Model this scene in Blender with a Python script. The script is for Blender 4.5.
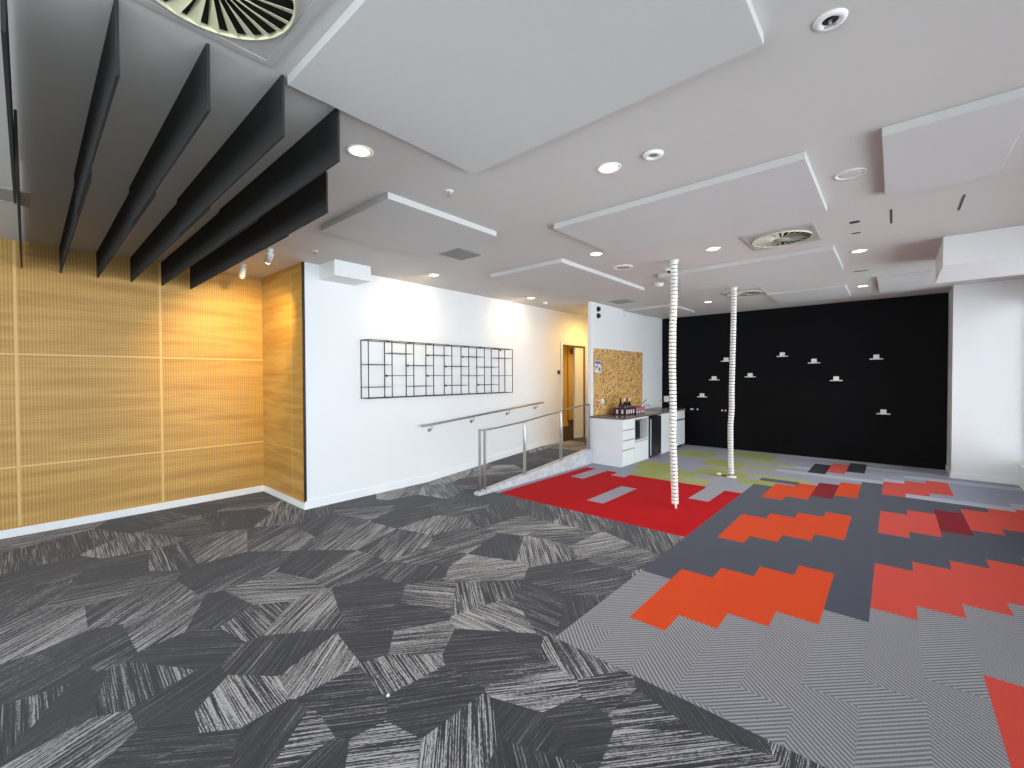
import bpy, bmesh, math, random
from mathutils import Vector, Matrix
from math import sin, cos, pi, radians

random.seed(7)
SC = bpy.context.scene
COL = SC.collection
for o in list(bpy.data.objects):
    bpy.data.objects.remove(o, do_unlink=True)

# ------------------------------------------------------------------ camera
EYE = 1.6            # camera height
ZC = 3.0             # ceiling height
def rot_axes(yaw, pitch, roll):
    cy, sy = cos(yaw), sin(yaw); cp, sp = cos(pitch), sin(pitch); cr, sr = cos(roll), sin(roll)
    Ry = Matrix(((cy, 0, sy), (0, 1, 0), (-sy, 0, cy)))
    Rx = Matrix(((1, 0, 0), (0, cp, -sp), (0, sp, cp)))
    Rz = Matrix(((cr, -sr, 0), (sr, cr, 0), (0, 0, 1)))
    return Rz @ Rx @ Ry
M = rot_axes(0.72068, 0.01581, -0.003416)
MT = M.transposed()
def conv(v): return Vector((v[0], v[2], -v[1]))
def fpx(u, v):
    """floor point seen at a photo position (used only to survey the carpet)"""
    r = conv(MT @ Vector(((u-512)/434.94, (v-384)/434.94, 1)))
    k = -EYE / r.z
    return Vector((r.x*k, r.y*k, 0))
cam_d = bpy.data.cameras.new('camera'); cam = bpy.data.objects.new('camera', cam_d); COL.objects.link(cam)
right = conv(MT @ Vector((1, 0, 0))); up = conv(MT @ Vector((0, -1, 0))); back = conv(MT @ Vector((0, 0, -1)))
mw = Matrix((right, up, back)).transposed().to_4x4(); mw.translation = (0, 0, EYE)
cam.matrix_world = mw
cam_d.sensor_width = 36; cam_d.lens = 36*434.94/1024; cam_d.clip_start = 0.05
SC.camera = cam

# ------------------------------------------------------------------ world, daylight, exposure
SC.view_settings.view_transform = 'Standard'
SC.view_settings.look = 'None'
SC.view_settings.gamma = 1
SC.view_settings.use_curve_mapping = False
SC.view_settings.exposure = 1.04
SKY_STRENGTH = 3.3
W = bpy.data.worlds.new('sky'); SC.world = W; W.use_nodes = True
bg = W.node_tree.nodes['Background']; bg.inputs[0].default_value = (0.82, 0.915, 1.0, 1); bg.inputs[1].default_value = SKY_STRENGTH

def area_portal(name, loc, rot, sx, sy):
    l = bpy.data.lights.new(name, 'AREA'); l.shape = 'RECTANGLE'; l.size = sx; l.size_y = sy
    l.cycles.is_portal = True
    o = bpy.data.objects.new(name, l); o.location = loc; o.rotation_euler = rot; COL.objects.link(o)
# daylight enters through the long window wall on the right and the window behind the camera
RX = 1.40            # inner face of the window wall
area_portal('daylight_portal', (RX+0.2, 2.8, 1.5), (0, radians(90), 0), 2.5, 13.6)
area_portal('daylight_portal', (-2.6, -4.2, 1.5), (radians(90), 0, 0), 7.0, 2.5)

# ------------------------------------------------------------------ helpers
def srgb(r, g, b):
    f = lambda c: (c/255/12.92) if c/255 <= 0.04045 else ((c/255+0.055)/1.055)**2.4
    return (f(r), f(g), f(b), 1)

def mat(name, col, rough=0.5, metal=0.0, emit=None, estr=0, noise=None, nscale=30, bump=0, spec=None):
    m = bpy.data.materials.new(name); m.use_nodes = True
    nt = m.node_tree; p = nt.nodes['Principled BSDF']
    p.inputs['Base Color'].default_value = col; p.inputs['Roughness'].default_value = rough; p.inputs['Metallic'].default_value = metal
    if spec is not None: p.inputs['Specular IOR Level'].default_value = spec
    if emit:
        p.inputs['Emission Color'].default_value = emit; p.inputs['Emission Strength'].default_value = estr
    if noise or bump:
        tc = nt.nodes.new('ShaderNodeNewGeometry')
        nz = nt.nodes.new('ShaderNodeTexNoise'); nz.inputs['Scale'].default_value = nscale; nz.inputs['Detail'].default_value = 3
        nt.links.new(tc.outputs['Position'], nz.inputs['Vector'])
        if noise:
            mx = nt.nodes.new('ShaderNodeMix'); mx.data_type = 'RGBA'
            mx.inputs[6].default_value = tuple(c*(1-noise) for c in col[:3])+(1,)
            mx.inputs[7].default_value = tuple(min(1, c*(1+noise)) for c in col[:3])+(1,)
            nt.links.new(nz.outputs['Fac'], mx.inputs[0]); nt.links.new(mx.outputs[2], p.inputs['Base Color'])
        if bump:
            b = nt.nodes.new('ShaderNodeBump'); b.inputs['Strength'].default_value = bump; b.inputs['Distance'].default_value = 0.01
            nt.links.new(nz.outputs['Fac'], b.inputs['Height']); nt.links.new(b.outputs[0], p.inputs['Normal'])
    return m

class NT:
    """small node-graph helper"""
    def __init__(s, m): s.nt = m.node_tree; s.p = s.nt.nodes['Principled BSDF']
    def n(s, t, **kw):
        nd = s.nt.nodes.new(t)
        for k, v in kw.items(): setattr(nd, k, v)
        return nd
    def math(s, op, a, b=None, c=None):
        nd = s.n('ShaderNodeMath', operation=op)
        for i, x in enumerate((a, b, c)):
            if x is None: continue
            if hasattr(x, 'is_linked'): s.nt.links.new(x, nd.inputs[i])
            else: nd.inputs[i].default_value = x
        return nd.outputs[0]
    def link(s, a, b): s.nt.links.new(a, b)
    def mix(s, f, a, b):
        nd = s.n('ShaderNodeMix', data_type='RGBA')
        for i, x in ((0, f), (6, a), (7, b)):
            if hasattr(x, 'is_linked'): s.nt.links.new(x, nd.inputs[i])
            else: nd.inputs[i].default_value = x
        return nd.outputs[2]
    def pos(s):
        g = s.n('ShaderNodeNewGeometry'); x = s.n('ShaderNodeSeparateXYZ'); s.link(g.outputs['Position'], x.inputs[0])
        return g.outputs['Position'], x.outputs[0], x.outputs[1], x.outputs[2]
    def xyz(s, a, b, c):
        nd = s.n('ShaderNodeCombineXYZ')
        for i, x in enumerate((a, b, c)):
            if hasattr(x, 'is_linked'): s.nt.links.new(x, nd.inputs[i])
            else: nd.inputs[i].default_value = x
        return nd.outputs[0]
    def noise(s, vec, scale=1, detail=2, rough=0.5):
        nd = s.n('ShaderNodeTexNoise'); nd.inputs['Scale'].default_value = scale; nd.inputs['Detail'].default_value = detail
        nd.inputs['Roughness'].default_value = rough
        if vec is not None: s.link(vec, nd.inputs['Vector'])
        return nd.outputs['Fac']
    def ramp(s, f, lo, hi, a=0.0, b=1.0):
        nd = s.n('ShaderNodeMapRange', interpolation_type='SMOOTHSTEP')
        for i, x in enumerate((f, lo, hi, a, b)):
            if hasattr(x, 'is_linked'): s.nt.links.new(x, nd.inputs[i])
            else: nd.inputs[i].default_value = x
        return nd.outputs[0]

def bx(bm, x0, x1, y0, y1, z0, z1, bev=0, mi=0):
    vs = [bm.verts.new((x, y, z)) for x in (x0, x1) for y in (y0, y1) for z in (z0, z1)]
    idx = ((0, 1, 3, 2), (4, 6, 7, 5), (0, 4, 5, 1), (2, 3, 7, 6), (0, 2, 6, 4), (1, 5, 7, 3))
    fs = []
    for f in idx:
        fc = bm.faces.new([vs[i] for i in f]); fc.material_index = mi; fs.append(fc)
    bmesh.ops.recalc_face_normals(bm, faces=fs)
    if bev:
        es = list({e for f in fs for e in f.edges})
        bmesh.ops.bevel(bm, geom=es, offset=bev, segments=2, affect='EDGES', profile=0.5)

def tube(bm, pts, r, seg=12, cap=True):
    pts = [Vector(p) for p in pts]; rings = []
    rr = r if isinstance(r, (list, tuple)) else [r]*len(pts)
    ref = None
    for i, p in enumerate(pts):
        t = (pts[min(i+1, len(pts)-1)] - pts[max(i-1, 0)]).normalized()
        if ref is None: ref = Vector((0, 0, 1)) if abs(t.z) < 0.9 else Vector((1, 0, 0))
        a = t.cross(ref).normalized(); b = a.cross(t).normalized(); ref = b if abs(b.dot(t)) < .5 else ref
        rings.append([bm.verts.new(p + (a*cos(2*pi*k/seg) + b*sin(2*pi*k/seg))*rr[i]) for k in range(seg)])
    for q, w in zip(rings, rings[1:]):
        for k in range(seg):
            f = bm.faces.new((q[k], q[(k+1) % seg], w[(k+1) % seg], w[k])); f.smooth = True
    if cap: bm.faces.new(rings[0][::-1]); bm.faces.new(rings[-1])

def lathe(bm, prof, c=(0, 0, 0), seg=24, axis=None, closed=False):
    """profile of (radius, height) pairs turned about z, or about `axis`"""
    c = Vector(c); R = Matrix.Identity(3)
    if axis is not None: R = Vector((0, 0, 1)).rotation_difference(Vector(axis)).to_matrix()
    rings = []
    for r, z in prof:
        if r < 1e-6: rings.append([bm.verts.new(c + R @ Vector((0, 0, z)))])
        else: rings.append([bm.verts.new(c + R @ Vector((r*cos(2*pi*k/seg), r*sin(2*pi*k/seg), z))) for k in range(seg)])
    prs = list(zip(rings, rings[1:])) + ([(rings[-1], rings[0])] if closed else [])
    for q, w in prs:
        for k in range(seg):
            k2 = (k+1) % seg
            vs = [q[k % len(q)], q[k2 % len(q)], w[k2 % len(w)], w[k % len(w)]]
            u = []
            for v in vs:
                if v not in u: u.append(v)
            if len(u) > 2: bm.faces.new(u).smooth = True

def new(): return bmesh.new()
def box(*a, **k):
    bm = new(); bx(bm, *a, **k); return bm

def obj(name, bm, m, parent=None, **props):
    """links a mesh; vertices are given in world space, and stored relative to the parent's base"""
    if parent is not None:
        off = parent.matrix_world.translation if parent.type != 'EMPTY' else parent.location
        bmesh.ops.translate(bm, verts=bm.verts, vec=-Vector(off) if parent.type == 'EMPTY' else -Vector(base_of(parent)))
    bmesh.ops.recalc_face_normals(bm, faces=bm.faces)
    me = bpy.data.meshes.new(name); bm.to_mesh(me); bm.free()
    for x in (m if isinstance(m, (list, tuple)) else [m]): me.materials.append(x)
    o = bpy.data.objects.new(name, me); COL.objects.link(o)
    if parent is not None: o.parent = parent
    for k, v in props.items(): o[k] = v
    return o
def base_of(o):
    v = Vector((0, 0, 0))
    while o is not None: v = v + o.location; o = o.parent
    return v

def thing(name, label, cat, loc=(0, 0, 0), group=None):
    o = bpy.data.objects.new(name, None); COL.objects.link(o); o.location = loc; o.empty_display_size = 0.05
    o['label'] = label; o['category'] = cat
    if group: o['group'] = group
    return o
def tag(o, label, cat, group=None):
    o['label'] = label; o['category'] = cat
    if group: o['group'] = group
    return o
def struct(name, bm, m):
    return obj(name, bm, m, None, kind='structure')
def dup(root, loc, label, group=None):
    r = root.copy(); COL.objects.link(r); r.location = loc; r['label'] = label
    if group: r['group'] = group
    for ch in list(root.children):
        c = ch.copy(); COL.objects.link(c); c.parent = r
        for g in list(ch.children):
            d = g.copy(); COL.objects.link(d); d.parent = c
    return r

# ------------------------------------------------------------------ materials
WHITE = mat('white_wall_paint', srgb(236, 237, 236), 0.55, noise=0.012, nscale=4)
CEIL = mat('ceiling_paint', srgb(206, 203, 198), 0.8, noise=0.01, nscale=3)
PANELW = mat('acoustic_panel_white', srgb(203, 202, 199), 0.85, noise=0.015, nscale=60)
SKIRT = mat('white_skirting', srgb(240, 242, 242), 0.4)
BLACKWALL = mat('black_wall_paint', srgb(9, 9, 12), 0.7, noise=0.1, nscale=8, spec=0.15)
BLACK = mat('matt_black', srgb(16, 16, 17), 0.5)
FELT = mat('charcoal_felt', srgb(54, 54, 53), 0.95, noise=0.25, nscale=220, bump=0.2, spec=0.15)
STEEL = mat('brushed_steel', srgb(176, 176, 174), 0.32, 1.0)
CHROME = mat('chrome', srgb(215, 215, 215), 0.12, 1.0)
WIRE = mat('black_wire', srgb(24, 23, 24), 0.45)
LAMINATE = mat('white_laminate', srgb(238, 241, 243), 0.25)
WORKTOP = mat('grey_brown_worktop', srgb(112, 100, 94), 0.22, noise=0.12, nscale=40)
FRIDGE = mat('fridge_dark', srgb(36, 38, 42), 0.3)
PLASTIC = mat('white_plastic', srgb(238, 238, 234), 0.4)
GREYMET = mat('grey_grille', srgb(150, 149, 146), 0.5)
DIFF = mat('diffuser_white', srgb(178, 178, 173), 0.5)
CREAM = mat('diffuser_cream', srgb(222, 219, 184), 0.5)
PALEB = mat('diffuser_blade_pale', srgb(204, 202, 184), 0.5)
DARKVOID = mat('duct_dark', srgb(6, 6, 6), 0.9)
LAMP = mat('lamp_lens_warm', srgb(255, 236, 205), 0.4, emit=(1.0, 0.76, 0.40, 1), estr=3.2)
LENS_OFF = mat('lamp_lens_off', srgb(222, 220, 214), 0.25)
ALU = mat('window_frame_white', srgb(232, 236, 238), 0.4)
YELLOW = mat('corridor_paint', srgb(236, 214, 160), 0.7)
TIMBERTRIM = mat('brown_door_frame', srgb(120, 84, 52), 0.5)
GLASS = bpy.data.materials.new('window_glass'); GLASS.use_nodes = True
_nt = GLASS.node_tree; _nt.nodes.remove(_nt.nodes['Principled BSDF'])
_t = _nt.nodes.new('ShaderNodeBsdfTransparent'); _g = _nt.nodes.new('ShaderNodeBsdfGlossy'); _g.inputs['Roughness'].default_value = 0.02
_f = _nt.nodes.new('ShaderNodeFresnel'); _f.inputs[0].default_value = 1.45; _m = _nt.nodes.new('ShaderNodeMixShader')
_nt.links.new(_f.outputs[0], _m.inputs[0]); _nt.links.new(_t.outputs[0], _m.inputs[1]); _nt.links.new(_g.outputs[0], _m.inputs[2])
_nt.links.new(_m.outputs[0], _nt.nodes['Material Output'].inputs[0])

def plywood(name, dots=True, along='y'):
    m = mat(name, srgb(196, 152, 84), 0.5); k = NT(m); P, x, y, z = k.pos()
    h = y if along == 'y' else x
    g = k.noise(k.xyz(k.math('MULTIPLY', h, 0.9), k.math('MULTIPLY', z, 9.0), 3.1), 1.0, 4, 0.6)
    c = k.mix(k.ramp(g, 0.32, 0.7), srgb(177, 131, 60), srgb(205, 163, 86))
    g2 = k.noise(k.xyz(k.math('MULTIPLY', h, 0.8), k.math('MULTIPLY', z, 22.0), 8.0), 1.0, 2, 0.5)
    c = k.mix(k.ramp(g2, 0.68, 0.8, 0, 0.35), c, srgb(140, 94, 42))
    if dots:
        a = k.math('SINE', k.math('MULTIPLY', h, 2*pi/0.026)); b = k.math('SINE', k.math('MULTIPLY', z, 2*pi/0.019))
        d = k.math('ADD', k.math('MULTIPLY', a, 0.62), k.math('MULTIPLY', b, 0.38))
        c = k.mix(k.ramp(d, 0.25, 0.8, 0, 0.5), c, srgb(140, 96, 36))
        c = k.mix(k.ramp(d, -0.4, -0.85, 0, 0.6), c, srgb(226, 188, 110))
    k.link(c, k.p.inputs['Base Color'])
    return m
PLY = plywood('perforated_plywood', True, 'y')
PLYN = plywood('smooth_plywood', False, 'x')
PLYTRIM = mat('pale_timber_strip', srgb(224, 186, 118), 0.5)

def cork():
    m = mat('osb_pinboard', srgb(205, 160, 90), 0.7); k = NT(m); P, x, y, z = k.pos()
    v = k.n('ShaderNodeTexVoronoi'); v.inputs['Scale'].default_value = 26; v.distance = 'MANHATTAN'
    k.link(k.xyz(k.math('MULTIPLY', k.math('ADD', y, z), 0.8), k.math('MULTIPLY', k.math('SUBTRACT', y, z), 1.3), 0.0), v.inputs['Vector'])
    s = k.n('ShaderNodeSeparateColor'); k.link(v.outputs['Color'], s.inputs[0])
    c = k.mix(s.outputs[0], srgb(178, 122, 54), srgb(238, 200, 132))
    c = k.mix(k.ramp(s.outputs[1], 0.8, 0.95), c, srgb(126, 80, 34))
    k.link(c, k.p.inputs['Base Color']); return m
CORK = cork()

def carpet(name, rgb, v=0.14):
    m = mat(name, srgb(*rgb), 0.95, noise=v, nscale=180, bump=0.35, spec=0.12); return m
C_ORANGE = carpet('carpet_orange', (206, 70, 28)); C_CORAL = carpet('carpet_red_orange', (198, 66, 52))
C_RED = carpet('carpet_red', (178, 10, 18)); C_CRIMSON = carpet('carpet_crimson', (128, 12, 32))
C_NAVY = carpet('carpet_slate', (62, 66, 80)); C_BLACK = carpet('carpet_black', (28, 29, 36))
C_GREEN = carpet('carpet_lime', (150, 158, 86)); C_GREEN2 = carpet('carpet_lime_grey', (158, 163, 110))
C_GREY = carpet('carpet_grey', (146, 147, 160)); C_GREY2 = carpet('carpet_light_grey', (166, 169, 184))
C_GREY3 = carpet('carpet_blue_grey', (132, 138, 158))
def ribbed(name, sgn):
    m = mat(name, srgb(140, 138, 140), 0.95, spec=0.12); k = NT(m); P, x, y, z = k.pos()
    t = k.math('ADD', x, k.math('MULTIPLY', y, sgn))
    w = k.math('SINE', k.math('MULTIPLY', t, 2*pi/0.031))
    nz = k.noise(P, 160, 2)
    f = k.ramp(k.math('ADD', w, k.math('MULTIPLY', k.math('SUBTRACT', nz, 0.5), 2.2)), -0.75, 0.7)
    k.link(k.mix(f, srgb(102, 102, 108), srgb(149, 149, 156)), k.p.inputs['Base Color'])
    b = k.n('ShaderNodeBump'); b.inputs['Strength'].default_value = 0.4; b.inputs['Distance'].default_value = 0.005
    k.link(f, b.inputs['Height']); k.link(b.outputs[0], k.p.inputs['Normal']); return m
C_RIB = ribbed('carpet_ribbed_grey', 1.0); C_RIB2 = ribbed('carpet_ribbed_grey_turned', -1.0)
def shards():
    m = mat('carpet_charcoal_shards', srgb(70, 70, 72), 0.95, spec=0.12); k = NT(m); P, x, y, z = k.pos()
    a = k.n('ShaderNodeAttribute'); a.attribute_name = 'shard'; s = k.n('ShaderNodeSeparateXYZ'); k.link(a.outputs['Vector'], s.inputs[0])
    a2 = k.n('ShaderNodeAttribute'); a2.attribute_name = 'shard_middle'; s2 = k.n('ShaderNodeSeparateXYZ'); k.link(a2.outputs['Vector'], s2.inputs[0])
    c_, s_, br = s.outputs
    u = k.math('ADD', k.math('MULTIPLY', x, c_), k.math('MULTIPLY', y, s_))
    v = k.math('SUBTRACT', k.math('MULTIPLY', y, c_), k.math('MULTIPLY', x, s_))
    w = k.math('MULTIPLY', br, 41.0)
    nz = k.noise(k.xyz(k.math('MULTIPLY', u, 2.2), k.math('MULTIPLY', v, 150.0), w), 1.0, 2, 0.6)
    brk = k.noise(k.xyz(k.math('MULTIPLY', u, 50.0), k.math('MULTIPLY', v, 150.0), w), 1.0, 1, 0.5)
    n3 = k.noise(k.xyz(k.math('MULTIPLY', u, 0.8), k.math('MULTIPLY', v, 9.0), w), 1.0, 1, 0.5)
    vm = k.math('SUBTRACT', v, s2.outputs[0])
    # each shard fades from pale to dark across its lines
    lev = k.math('ADD', k.math('ADD', br, k.math('MULTIPLY', vm, s2.outputs[1])), k.math('MULTIPLY', k.math('SUBTRACT', n3, 0.5), 0.7))
    thr = k.math('SUBTRACT', 0.67, k.math('MULTIPLY', lev, 0.19))
    line = k.math('ADD', nz, k.math('MULTIPLY', k.math('SUBTRACT', brk, 0.5), 0.28))
    f = k.ramp(line, k.math('SUBTRACT', thr, 0.06), k.math('ADD', thr, 0.1))
    f = k.math('MULTIPLY', f, k.ramp(lev, -0.1, 0.9, 0.22, 1.0))
    base = k.mix(k.ramp(nz, 0.35, 0.65), srgb(50, 50, 55), srgb(68, 68, 73))
    k.link(k.mix(f, base, srgb(172, 171, 172)), k.p.inputs['Base Color'])
    return m
C_SHARD = shards()
for _m, _w in ((C_ORANGE, .03), (C_CORAL, .08), (C_RED, .015), (C_CRIMSON, .04), (C_NAVY, .12), (C_BLACK, .05), (C_GREEN, .05), (C_GREEN2, .06), (C_GREY, .1),
               (C_GREY2, .15), (C_GREY3, .2), (C_RIB, .12), (C_RIB2, .12), (C_SHARD, .13)):
    _p = _m.node_tree.nodes['Principled BSDF']          # pile catches light at low angles
    _p.inputs['Sheen Weight'].default_value = _w; _p.inputs['Sheen Roughness'].default_value = 0.45
def concrete():
    m = mat('pale_concrete', srgb(186, 188, 190), 0.6); k = NT(m); P, x, y, z = k.pos()
    f = k.noise(P, 14, 5, 0.7); k.link(k.mix(k.ramp(f, .35, .65), srgb(182, 185, 190), srgb(206, 209, 212)), k.p.inputs['Base Color']); return m
CONC = concrete()

# ================================================================== SETTING
LX = -6.69           # timber wall
WX = -5.36           # white wall
NY = 2.29            # timber return
CX = -4.24           # pinboard wall
BY = 10.36           # black wall
PY = 9.615           # white pier face
BKY = -4.0           # wall behind the camera
LAND = 0.20          # landing height

# ---- floor -------------------------------------------------------
X0, Y0, G = -1.553, 2.67, 0.24
def gx(k): return X0 + 0.2405*k
def gy(j): return Y0 + 0.2395*j
MATS = [C_SHARD, C_ORANGE, C_CORAL, C_RED, C_CRIMSON, C_NAVY, C_BLACK, C_GREEN, C_GREEN2, C_GREY, C_GREY2, C_GREY3, C_RIB, C_RIB2]
OR, CO, RE, CR, NA, BK, GR, G2, GY, LG, BG, R1, R2 = range(1, 14)
rects = []           # (k0, k1, j0, j1, material) in carpet plank modules, later ones on top
def R_(k0, k1, j0, j1, m): rects.append((k0, k1, j0, j1, m))
KMAX = 12.4
R_(-11.2, 0, 7.1, 32.2, GY)
R_(0, KMAX, -2.13, 32.2, BG)
def plank_colour(k, n):
    if n == -2 and k >= 8: return CO
    if n < 0: return R1 if (k+n) % 2 else R2
    if n == 0: return (R1 if k % 2 else R2) if k == 0 else OR if k <= 4 else NA if k == 5 else CO
    if n == 2: return NA if k in (0, 5) else OR if k <= 4 else CR if k == 8 else CO
    if n == 4: return NA if k in (0, 5) else CR if k == 3 else OR if k <= 4 else CO if k <= 8 else None
    if n in (1, 3): return NA
    if n == 6: return BK if k in (2, 4) else CO if k == 3 else None
    return None
for j in range(16, 33):                                  # the far rows lie across the room
    for i in range(-3, 4):
        k0 = 4*i + (j*3) % 4 - 2
        R_(max(k0, 0), min(k0+4, KMAX), j, min(j+1, 32.2), (GY, LG, BG, GY, LG, BG, BG)[(j*5+i*3) % 7])
for k in range(0, 13):                                   # staggered planks of the near field
    for n in range(-3, 8):
        m = plank_colour(k, n); j0 = k-1+4*n
        if m is not None: R_(k, min(k+1, KMAX), max(j0, -2.13), min(j0+4, 32.2), m)
R_(7, 11, 21, 22, LG); R_(8, 11, 22, 23, BG); R_(9, KMAX, 22, 24, BG); R_(11, KMAX, 21.6, 23, LG)
R_(6, 7, 25, 26, LG); R_(7, 8, 26, 27, BG)
for k in (7, 8):                                         # coral planks stay on top of the pale strip
    R_(k, k+1, k+15, k+19, CO)
R_(9, KMAX, 23, 27, BG)
R_(0, 1, 19, 20.3, GR); R_(0, 2.08, 20.3, 21.2, NA); R_(-1.2, 2.6, 21.2, 22.2, G2)
# red field with its pale insets
R_(-10.55, 0, 7.1, 16.1, RE); R_(-10.55, -9.7, 16.1, 16.6, RE); R_(-8.8, -7.95, 16.1, 16.5, RE); R_(-6.95, -2, 16.1, 16.35, RE)
R_(-9.75, -8.75, 13.3, 16.4, GY); R_(-7.9, -6.9, 15.4, 17, GY); R_(-5.95, -4.97, 9.15, 13.15, GY); R_(-1.95, -0.9, 13.1, 18.7, GY)
# lime planks
R_(-7, -2.2, 16.36, 18.3, G2); R_(-6.95, -4, 16.5, 18.3, GR); R_(-7.9, -3.6, 18.3, 20, GR); R_(-8.4, -5.6, 20, 21.6, GR)
R_(-5.2, -2.4, 17, 18.4, G2); R_(-4, -0.9, 19.7, 21.6, GR); R_(-3.4, -1.2, 21.6, 22.6, G2); R_(-4.6, -2, 23.2, 26, GR); R_(-2, 0.2, 24, 25.2, G2)
R_(-7.6, -4.8, 26, 29, GR); R_(-4, -0.8, 28, 31, GR); R_(-2.2, 1, 26.4, 27.4, G2); R_(-6.4, -4.6, 22.6, 24.4, BG); R_(-0.9, 0, 18.7, 20.2, GR)
rects = [r for r in rects if r[1] > r[0] and r[3] > r[2]]
XE = RX + 0.02; YE = BY + 0.02
ks = sorted({round(a, 3) for r in rects for a in r[:2]}); js = sorted({round(a, 3) for r in rects for a in r[2:4]})
fb = bmesh.new()
L1 = fb.faces.layers.float_vector.new('shard'); L2 = fb.faces.layers.float_vector.new('shard_middle')
vcache = {}
def fv(bm, x, y, z=0.0, key=0):
    q = (round(x, 4), round(y, 4), round(z, 4), key)
    if q not in vcache: vcache[q] = bm.verts.new((x, y, z))
    return vcache[q]
for a, b in zip(ks, ks[1:]):
    run = None
    for c, d in list(zip(js, js[1:])) + [(None, None)]:
        top = None
        if c is not None:
            for r in rects:
                if r[0] <= a+1e-6 and r[1] >= b-1e-6 and r[2] <= c+1e-6 and r[3] >= d-1e-6: top = r[4]
        if run and (top != run[0]):
            x0, x1, y0, y1 = gx(a), gx(b), gy(run[1]), gy(run[2])
            f = fb.faces.new([fb.verts.new(p) for p in ((x0, y0, 0), (x1, y0, 0), (x1, y1, 0), (x0, y1, 0))]); f.material_index = run[0]; run = None
        if top is not None:
            run = (top, run[1] if run else c, d)

# charcoal carpet: straight-edged shards, each with its own line direction and tone (surveyed from the carpet)
# (u, v, line direction du, dv, tone)
SH = [(140,541,5,10,.8),(80,542,1,3,.4),(23,560,0,1,.4),(35,577,10,-3,.3),(176,529,10,-1,.5),(211,548,5,-3,.7),(129,566,10,-2,.2),
(168,558,1,2,.55),(234,570,4,-2,.3),(254,503,10,-1,.5),(281,536,3,-1.7,.55),(324,525,4,-3,.35),(351,538,4,-3,.75),(324,564,4,-3,.2),
(344,566,4,-2,.75),(273,591,10,-.7,.85),(117,586,10,-2,.55),(39,632,3,-1.6,.85),(129,606,3,-2,.6),(164,624,3,-2,.85),(219,614,3,-2,.25),
(254,618,1,1,.65),(301,616,3,-3,.85),(195,646,10,-.5,.15),(39,675,3,-1.6,.2),(133,689,1,4,.4),(168,706,3,-2,.15),(234,704,3,5,1.0),
(324,665,3,-4.5,.95),(379,642,10,-1,.15),(281,652,3,-4,.15),(390,671,2,3,.8),(98,740,3,-2,.8),(23,720,0,1,.5),(59,712,3,-2,.1),
(156,738,10,-1,.15),(195,763,10,-1,.3),(270,742,3,-4,.15),(352,716,10,-1.3,.35),(305,742,10,-1.5,.85),(322,762,3,-3,.1),(371,752,10,-1.3,.8),
(368,508,10,-1,.5),(440,522,2,-2.5,.85),(520,524,10,-1,.75),(497,516,1,2,.2),(549,512,1,3,.4),(581,520,1,2,.65),(541,548,1,3,.85),
(500,546,1,3,.12),(468,540,10,-3,.65),(605,548,10,-2,.8),(560,534,10,-.5,.65),(649,536,1,2,.5),(476,570,10,-1.5,.95),(577,580,10,-1.5,.3),
(476,594,1,4,.6),(432,594,10,1,.7),(372,598,10,-1,.2),(400,620,10,-1,.25),(404,640,10,-1,.8),(500,616,10,4,.9),(545,608,10,4,.3),
(580,612,1,3,.12),(492,648,10,-1,.15),(549,691,10,-1.2,.85),(420,704,10,-1.5,.3),(468,745,0,1,.7),(573,719,10,-1.2,.15),(641,709,10,-1.2,.5),
(655,752,10,-1.2,.7),(589,661,2,3,.7),(665,693,2,3,.05),(530,735,3,-4,.1),(420,570,4,-4,.3),(395,545,4,-4,.55),(415,515,10,-2,.2),
(8,600,3,-1.6,.4),(90,650,3,-1.6,.3),(350,690,10,-1,.25),(430,560,10,-3,.6),(610,690,10,-1.2,.6),(520,760,1,4,.25),(455,510,10,-2,.4)]
sites = []
for u, v, du, dv, b in SH:
    L = math.hypot(du, dv); e = 3.0/L
    A = fpx(u-du*e, v-dv*e); B = fpx(u+du*e, v+dv*e); dr = (B-A).normalized(); P = fpx(u, v)
    sites.append((P.x, P.y, dr.x, dr.y, b))
rng = random.Random(11)
tries = 0
while tries < 6000:                                     # the rest of the carpet carries on the same way
    tries += 1
    x = rng.uniform(-6.7, 1.4); y = rng.uniform(-4, 12)
    dmin = min((x-s[0])**2 + (y-s[1])**2 for s in sites)**.5
    near = min(1.0, max(0.0, (1.1 - dmin)))
    if dmin > 0.52 and (y < -0.6 or x < -4.2 or dmin > .8):
        an = rng.choice((0.35, 0.9, 1.5, 2.2, 2.75)) + rng.uniform(-.1, .1)
        sites.append((x, y, cos(an), sin(an), rng.choice((.1, .2, .35, .55, .8, .9))))
def clip(poly, nx, ny, c):
    """keep the side where nx*x + ny*y <= c"""
    out = []
    for i in range(len(poly)):
        p, q = poly[i], poly[(i+1) % len(poly)]
        dp = nx*p[0]+ny*p[1]-c; dq = nx*q[0]+ny*q[1]-c
        if dp <= 0: out.append(p)
        if dp*dq < 0:
            t = dp/(dp-dq); out.append((p[0]+(q[0]-p[0])*t, p[1]+(q[1]-p[1])*t))
    return out
RY0, RY1 = 4.10, 6.95
def ramp_z(y): return LAND*min(1, max(0, (y-RY0)/(RY1-RY0)))
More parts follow.
